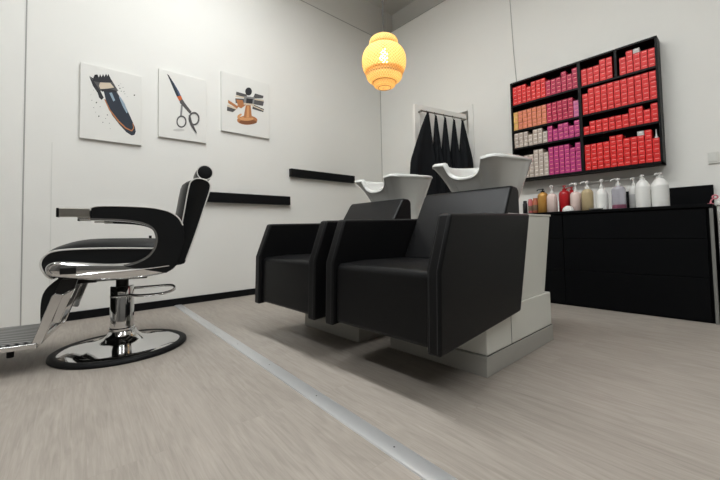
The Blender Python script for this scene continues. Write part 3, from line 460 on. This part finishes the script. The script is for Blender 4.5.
MB().box(-4.11-BX,-3.765-BX,-.235,.235,.149,.156).build('ribbed_tread','ribbed_plate',fp,bevel=.002)
for x in(-3.86,-4.07):
    for y in(-.20,.20): MB().lathe([(.012,.085),(.014,.088),(.014,.126)],(x-BX,y,0),14).build('rubber_stop','rubber',fp)
# ---------------------------------------------------------------- drawer cabinet
CX,CY0,CY1,CZ=-.458,-3.547,-2.20,.80
cb=thing('drawer_cabinet','wide black drawer cabinet against the right wall below the hair colour shelf','cabinet',(0,(CY0+CY1)/2,0))
cy=(CY0+CY1)/2;ya,yb=CY0-cy,CY1-cy
MB().box(CX+.02,-.001,ya,yb,0,CZ-.022).build('carcass','laminate',cb)
tag(MB().box(CX-.012,-.001,CY0-.010,CY1+.01,CZ-.0215,CZ).build('worktop','laminate',bevel=.002),'long black worktop lying on the drawer cabinets under the row of bottles','worktop')
tag(MB().box(-.03,-.001,CY0,CY0+.62,CZ+.0005,.962).build('splashback','laminate',bevel=.002),'black upright panel on the worktop behind the large white bottles','panel')
ysp=-2.63-cy
for z0,z1 in((.012,.298),(.302,.564),(.568,.774)):
    for a_,b_ in((ya+.022,ysp-.002),(ysp+.002,yb-.004)):
        MB().box(CX,CX+.02,a_,b_,z0,z1).build('drawer','laminate',cb,bevel=.0025)
MB().box(CX-.004,-.001,ya-.012,ya,0,CZ-.022).build('end_panel',['laminate'],cb,bevel=.002)
MB().box(CX-.008,CX+.012,ya-.0125,ya+.006,0,CZ-.03).build('edge_strip','grey_edge',cb,bevel=.002)
ct=thing('storage_trolley','white trolley side partly in view right of the black drawer cabinet','trolley',(-.20,-3.86,0))
MB().box(-.20,.18,-.27,.285,.10,.79).build('body','cart_white',ct,bevel=.006)
MB().box(-.21,.19,-.28,.292,.79,.81).build('top','cart_white',ct,bevel=.004)
for x in(-.16,.14):
    for y in(-.23,.245):
        w=MB().lathe([(.03,-.012),(.035,-.008),(.035,.008),(.03,.012)],(x,y,.036),18,axis='y');w.box(x-.012,x+.012,y-.018,y+.018,.06,.102);w.build('caster','rubber',ct)
ph=thing('dryer_holder','small pink wire holder clamped on the right end of the black drawer cabinet','holder',(-.34,-3.538,CZ))
MB().box(-.012,.012,-.016,.010,0,.007).box(-.010,.010,-.0225,-.016,-.0,.007).box(-.007,.007,-.012,-.002,.007,.02).build('clamp','pinkp',ph,bevel=.0015)
MB().tube([(.0,-.030+.013*math.cos(a*PI/10),.050+.013*math.sin(a*PI/10)) for a in range(20)],.0045,8,closed=True).build('ring','pinkp',ph)
MB().tube(smooth_path([(0,-.007,.018),(0,-.010,.028),(0,-.020,.040)],4),.004,8).build('stem','pinkp',ph)
# ---------------------------------------------------------------- bottles
def bottle(name,y,w,top,mtl,label,pump='p_white',x=-.33,shoulder=.80,neckr=.28,style='pump',lab=None,turn=0,group='bottles on the drawer cabinet'):
    r=w/2;H=top-CZ
    t=thing(name,label,'bottle',(x,y,CZ+.0006),turn,group)
    hb=H*shoulder
    prof=[(r*.9,0),(r,.004),(r,hb*.80),(r*.94,hb*.87),(r*.72,hb*.945),(r*neckr*1.15,hb*.985),(r*neckr,hb)]
    if style=='round': prof=[(r*.9,0),(r,.005),(r,hb*.66),(r*.96,hb*.74),(r*.80,hb*.84),(r*.55,hb*.93),(r*.34,hb*.98),(r*neckr,hb)]
    if style=='can': prof=[(r*.9,0),(r,.003),(r,hb*.95),(r*.85,hb)]
    b=MB().lathe(sp2(prof,4) if style=='round' else prof,(0,0,0),32).build('body',mtl,t,smooth=50)
    if lab: MB().lathe([(r*1.008,hb*.22),(r*1.008,hb*.62)],(0,0,0),32,cap=(False,False)).build('label',lab,b)
    if style=='can':
        MB().lathe([(r*.8,hb),(r*.8,hb+H*.12),(r*.7,H)],(0,0,0),24).build('cap',pump,t);return t
    p=MB();z=hb;k=H-hb
    p.lathe([(r*neckr*1.3,z-.002),(r*neckr*1.3,z+k*.30),(r*.14,z+k*.34),(r*.12,z+k*.72)],(0,0,0),16)
    pm=p.build('pump',pump,t)
    n=MB().lathe([(r*.28,z+k*.70),(r*.30,H-.003),(r*.2,H)],(0,0,0),16)
    n.tube(smooth_path([(0,0,H-.006),(0,r*.5,H-.005),(0,r*.95,H-.010),(0,r*1.05,H-.02)],3),.0045,8)
    n.build('spout',pump,pm)
    return t
tag(bottle('dropper_bottle',-2.262,.042,.925,'p_black','small dark bottle at the far left end of the drawer cabinet',pump='p_black',style='can'),None)
bottle('spray_can',-2.312,.042,.937,'p_pink','narrow pink can near the left end of the drawer cabinet',pump='p_pink',style='can',shoulder=.86,lab='p_label_dark')
bottle('spray_can',-2.358,.050,.943,'p_rust','narrow rust orange can beside the gold pump bottle',pump='p_rust',style='can',shoulder=.88,lab='p_label_dark')
bottle('pump_bottle',-2.428,.090,1.025,'p_gold','gold pump bottle with a black pump',pump='p_black',shoulder=.86,turn=.3)
bottle('pump_bottle',-2.518,.086,1.045,'p_pale','pale pink pump bottle left of the red bottle',shoulder=.70,lab=None,turn=1.6,x=-.36)
bottle('pump_bottle',-2.600,.092,1.040,'p_red','dark red pump bottle in front of another red bottle',pump='p_red',shoulder=.82,turn=1.9,x=-.29)
bottle('pump_bottle',-2.628,.085,1.03,'p_red','red bottle half hidden behind the dark red and pale pink bottles',pump='p_red',shoulder=.84,x=-.19)
bottle('pump_bottle',-2.700,.086,1.05,'p_pale','pale pink pump bottle right of the red bottles',shoulder=.70,turn=.2,x=-.32)
bottle('pump_bottle',-2.792,.088,1.053,'p_tan','tan pump bottle with a white pump',shoulder=.74,turn=.3)
bottle('pump_bottle',-2.898,.088,1.055,'p_white','white pump bottle between the tan and the clear lilac bottle',shoulder=.70,style='round',turn=1.8)
cl=bottle('pump_bottle',-3.015,.096,1.050,'p_lilac','clear lilac bottle with purple liquid at the bottom',shoulder=.76,turn=.1)
MB().lathe([(.0435,.002),(.0487,.006),(.0487,.034)],(0,0,0),32).build('liquid','p_purple',cl)
bottle('pump_bottle',-3.098,.064,1.052,'p_white','slim white pump bottle with printed lines, left of two large white bottles',shoulder=.74,lab='p_label',turn=1.2,x=-.24)
bottle('pump_bottle',-3.171,.096,1.056,'p_white','large white bottle with short pump, left of the rightmost white bottle',style='round',shoulder=.87,turn=1.7)
bottle('pump_bottle',-3.275,.106,1.058,'p_white','largest white pump bottle at the right end of the bottle row',style='round',shoulder=.86,turn=1.2)
bw=thing('mixing_bowl','small white bowl upside down in front of the red bottles','bowl',(-.405,-2.662,CZ),0)
MB().lathe([(.046,0),(.046,.006),(.043,.02),(.033,.036),(.018,.044),(.016,.047),(.001,.047)],(0,0,0),28).build('bowl','p_white',bw,smooth=60)
ds=thing('small_dish','flat pale dish lying in front of the white pump bottle','dish',(-.41,-2.872,CZ),0)
MB().lathe([(.03,0),(.048,.006),(.05,.012),(.045,.011),(.028,.006),(.001,.005)],(0,0,0),28).build('dish','p_label',ds,smooth=60)
# ---------------------------------------------------------------- hair colour shelf
SD=.14;SY0,SY1,SZ0,SZ1=-3.281,-2.070,1.152,2.188
sh=thing('hair_colour_shelf','black wall shelf filled with red, magenta and beige hair colour boxes','shelf',(0,(SY0+SY1)/2,0))
sy=(SY0+SY1)/2
def sb(name,x0,x1,y0,y1,z0,z1): MB().box(x0,x1,y0-sy,y1-sy,z0,z1).build(name,'shelf_black',sh,bevel=.0015)
sb('back_panel',-.008,-.0005,SY0,SY1,SZ0,SZ1)
sb('side_panel',-SD,-.0005,SY0,SY0+.016,SZ0,SZ1);sb('side_panel',-SD,-.0005,SY1-.016,SY1,SZ0,SZ1)
sb('top_panel',-SD,-.0005,SY0,SY1,SZ1-.016,SZ1);sb('bottom_panel',-SD,-.0005,SY0,SY1,SZ0,SZ0+.022)
DV0,DV1=-2.728,-2.702
sb('divider',-SD,-.008,DV0,DV1,SZ0+.02,SZ1-.014)
LEV=[1.948,1.682,1.497,SZ0+.022]
for z in LEV[:3]:
    sb('shelf_board',-SD+.002,-.008,DV1,SY1-.016,z-.018,z);sb('shelf_board',-SD+.002,-.008,SY0+.016,DV0,z-.018,z)
PL=(SY1-.018-DV1)/13;PR=(DV0-SY0-.018)/11
sb('small_divider',-SD+.002,-.008,DV0-5.75*PR,DV0-5.35*PR,LEV[0],SZ1-.016)
BH=.0388
protos={}
PUT=[]
def boxproto(kind,w):
    key=(kind,round(w,4))
    if key in protos:return protos[key]
    mb=MB();mb.box(0,.112,-w/2+.0018,w/2-.0018,0,BH-.0024,0)
    pm='box_print_pale' if kind in('beige','grey') else 'box_print'
    # printed lettering bars on the front face
    mb.box(-.0003,.0001,-w*.34,w*.22,BH*.58,BH*.72,1)
    bm=mb.bm;me=bpy.data.meshes.new('colour_box_'+kind);bmesh.ops.recalc_face_normals(bm,faces=bm.faces);bm.to_mesh(me);bm.free()
    me.materials.append(M['box_'+kind]);me.materials.append(M[pm]);protos[key]=me;return me
ORD=['bottom','second','third','fourth','fifth','sixth','seventh']
NTH=['first','second','third','fourth','fifth','sixth','seventh','eighth','ninth','tenth','eleventh','twelfth','thirteenth']
ROW=['top','second','third','bottom']
CN=dict(red='red',crimson='crimson',magenta='magenta',beige='beige',orange='orange',gold='gold',pink='pink',grey='grey')
left=[([5,5,5,4,5,5,5,4,4,4,5,4,5],['red']*7+['crimson']*6),
      ([5,5,5,5,5,5,5,5,5,5,5,5,4],['gold']+['orange']*6+['crimson']*5+['pink']),
      ([4,4,4,3,4,4,3,4,3,4,4,3,4],['beige']*7+['magenta']*6),
      ([6,5,6,6,7,7,6,7,7,7,7,6,7],['beige']*7+['magenta']*6)]
right=[([4,4,4,5,5,0,4,5,5,4,4],['red']*11),([5,6,6,6,6,6,6,6,6,6,6],['red']*11),([2,3,3,3,3,3,3,4,4,3,4],['red']*11),([6,6,6,6,7,7,6,6,7,7,5],['red']*11)]
NB=0
rb=random.Random(3)
def put(kind,y,z,w,label,group):
    PUT.append(((y+3.724)**2+(z-.66)**2,kind,y,z,w,label,group))
def place(kind,y,z,w,label,group):
    global NB
    o=bpy.data.objects.new('hair_colour_box',boxproto(kind,w));COL.objects.link(o)
    o.location=(-SD+.016+rb.uniform(-.003,.003),y+rb.uniform(-.0006,.0006),z)
    tag(o,label,'box',group);NB+=1
for bay,rows in(('left',left),('right',right)):
    for ri,(cnt,cols) in enumerate(rows):
        for ci,n in enumerate(cnt):
            if bay=='left': y=SY1-.017-PL*(ci+.5);w=PL*.965
            else:
                y=DV0-.001-PR*(ci+.5);w=PR*.965
                if ri==0 and ci>=5: y=DV0-.001-PR*(ci+.5)
            name=NTH[ci-1 if(bay=='right' and ri==0 and ci>5) else ci]
            for k in range(n):
                kind=cols[ci]
                if bay=='right' and ((ri==0 and ci==8 and k==4)or(ri==3 and ci==8 and k==6)): kind='grey'
                lvl='at the bottom' if k==0 else ORD[k]+' up'
                put(kind,y,LEV[ri]+.0006+BH*k,w,f'{CN[kind]} hair colour box {lvl}, {name} stack from left, {ROW[ri]} shelf, {bay} bay',f'{CN[kind]} boxes on the {ROW[ri]} shelf, {bay} bay')
PUT.sort()
for q in PUT[:300]: place(*q[1:])
rest=MB();KS=sorted({q[1] for q in PUT[300:]})
for _,kind,y,z,w,_l,_g in PUT[300:]:
    x=-SD+.016+rb.uniform(-.003,.003);i=KS.index(kind)
    pi=len(KS)+(0 if kind in('beige','grey') else 1)
    rest.box(x,x+.112,y-w/2+.0018,y+w/2-.0018,z,z+BH-.0024,i)
    rest.box(x-.0003,x+.0001,y-w*.34,y+w*.22,z+BH*.58,z+BH*.72,pi)
tag(rest.build('hair_colour_boxes',['box_'+k for k in KS]+['box_print_pale','box_print'],merge=False),'mixed red, orange, beige and magenta hair colour boxes filling the left part of the left bay','boxes',kind='stuff')
# white tube standing on the last stack of the bottom shelf
y=DV0-.001-PR*10.5
tb=thing('applicator_tube','small white applicator tube standing on the rightmost stack of the bottom shelf','tube',(-SD+.05,y,LEV[3]+BH*5))
MB().lathe([(.012,0),(.012,.012),(.006,.02),(.004,.05),(.003,.075)],(0,0,0),14).build('tube','p_white',tb)
# ---------------------------------------------------------------- lights
def panel(n,x,y,sx,sy_,e):
    t=thing('ceiling_light','white ceiling light panel','ceiling light',(x,y,CE))
    t['kind']='structure'
    del t['label'];del t['category'];t.name='trim_%d'%(20+n)  # an unseen hanging ceiling light, listed among the trims
    D=.38  # drop below the ceiling and its rods added to go with the upward lamp
    MB().box(-sx/2-.02,sx/2+.02,-sy_/2-.03,sy_/2+.03,-D-.03,-D+.02).build('frame','plate_white',t)
    MB().box(-sx/2,sx/2,-sy_/2,sy_/2,-D-.034,-D-.03).box(-sx/2,sx/2,-sy_/2,sy_/2,-D+.02,-D+.023).build('diffuser','lamp_panel',t)  # second strip glows upward, added with the upward lamp
    MB().tube([(0,-sy_*.4,-D+.01),(0,-sy_*.4,-.001)],.003,6).build('suspension','rail_metal',t)
    MB().tube([(0,sy_*.4,-D+.01),(0,sy_*.4,-.001)],.003,6).build('suspension','rail_metal',t)
    l2=bpy.data.lights.new('added_ceiling_fill','AREA');l2.shape='RECTANGLE';l2.size=sx;l2.size_y=sy_;l2.energy=e*.52;l2.color=(.955,.985,1)  # upward lamp added to brighten the ceiling and upper walls
    o2=bpy.data.objects.new('added_ceiling_fill',l2);COL.objects.link(o2);o2.location=(x,y,CE-D+.03);o2.rotation_euler=(PI,0,0)
    l=bpy.data.lights.new('panel_light','AREA');l.shape='RECTANGLE';l.size=sx;l.size_y=sy_;l.energy=e;l.color=(.955,.985,1)
    o=bpy.data.objects.new('panel_light',l);COL.objects.link(o);o.location=(x,y,CE-D-.04)
LIGHTS=[(-2.7,-2.1,.16,2.6,68),(-5.2,-2.1,.16,2.6,30),(-2.7,-5.2,.16,2.6,30),(-5.2,-5.2,.16,2.6,34)]
for i,a in enumerate(LIGHTS): panel(i,*a)
w=bpy.data.worlds.new('world');S.world=w;w.use_nodes=True
w.node_tree.nodes['Background'].inputs[0].default_value=(.8,.85,.9,1);w.node_tree.nodes['Background'].inputs[1].default_value=.05
# ---------------------------------------------------------------- camera
cam=bpy.data.cameras.new('camera');co=bpy.data.objects.new('camera',cam);COL.objects.link(co)
F,PX,PY=351.968,368.828,217.264
yaw,pit,rol=[math.radians(v) for v in(47.26463,2.35900,-1.19466)]
fw=Vector((math.cos(pit)*math.cos(yaw),math.cos(pit)*math.sin(yaw),math.sin(pit)))
r_=Vector((math.sin(yaw),-math.cos(yaw),0));u_=r_.cross(fw)
r2=math.cos(rol)*r_+math.sin(rol)*u_;u2=-math.sin(rol)*r_+math.cos(rol)*u_
m=Matrix((( r2.x,u2.x,-fw.x,-3.7337),(r2.y,u2.y,-fw.y,-3.7242),(r2.z,u2.z,-fw.z,.66),(0,0,0,1)))
co.matrix_world=m
cam.sensor_fit='HORIZONTAL';cam.sensor_width=36;cam.lens=F/720*36
cam.shift_x=(360-PX)/720;cam.shift_y=(PY-240)/720
cam.clip_start=.02
S.camera=co
v=S.view_settings;v.view_transform='Standard';v.look='None';v.gamma=1;v.use_curve_mapping=False;v.exposure=0.12
print('BOXES',NB)
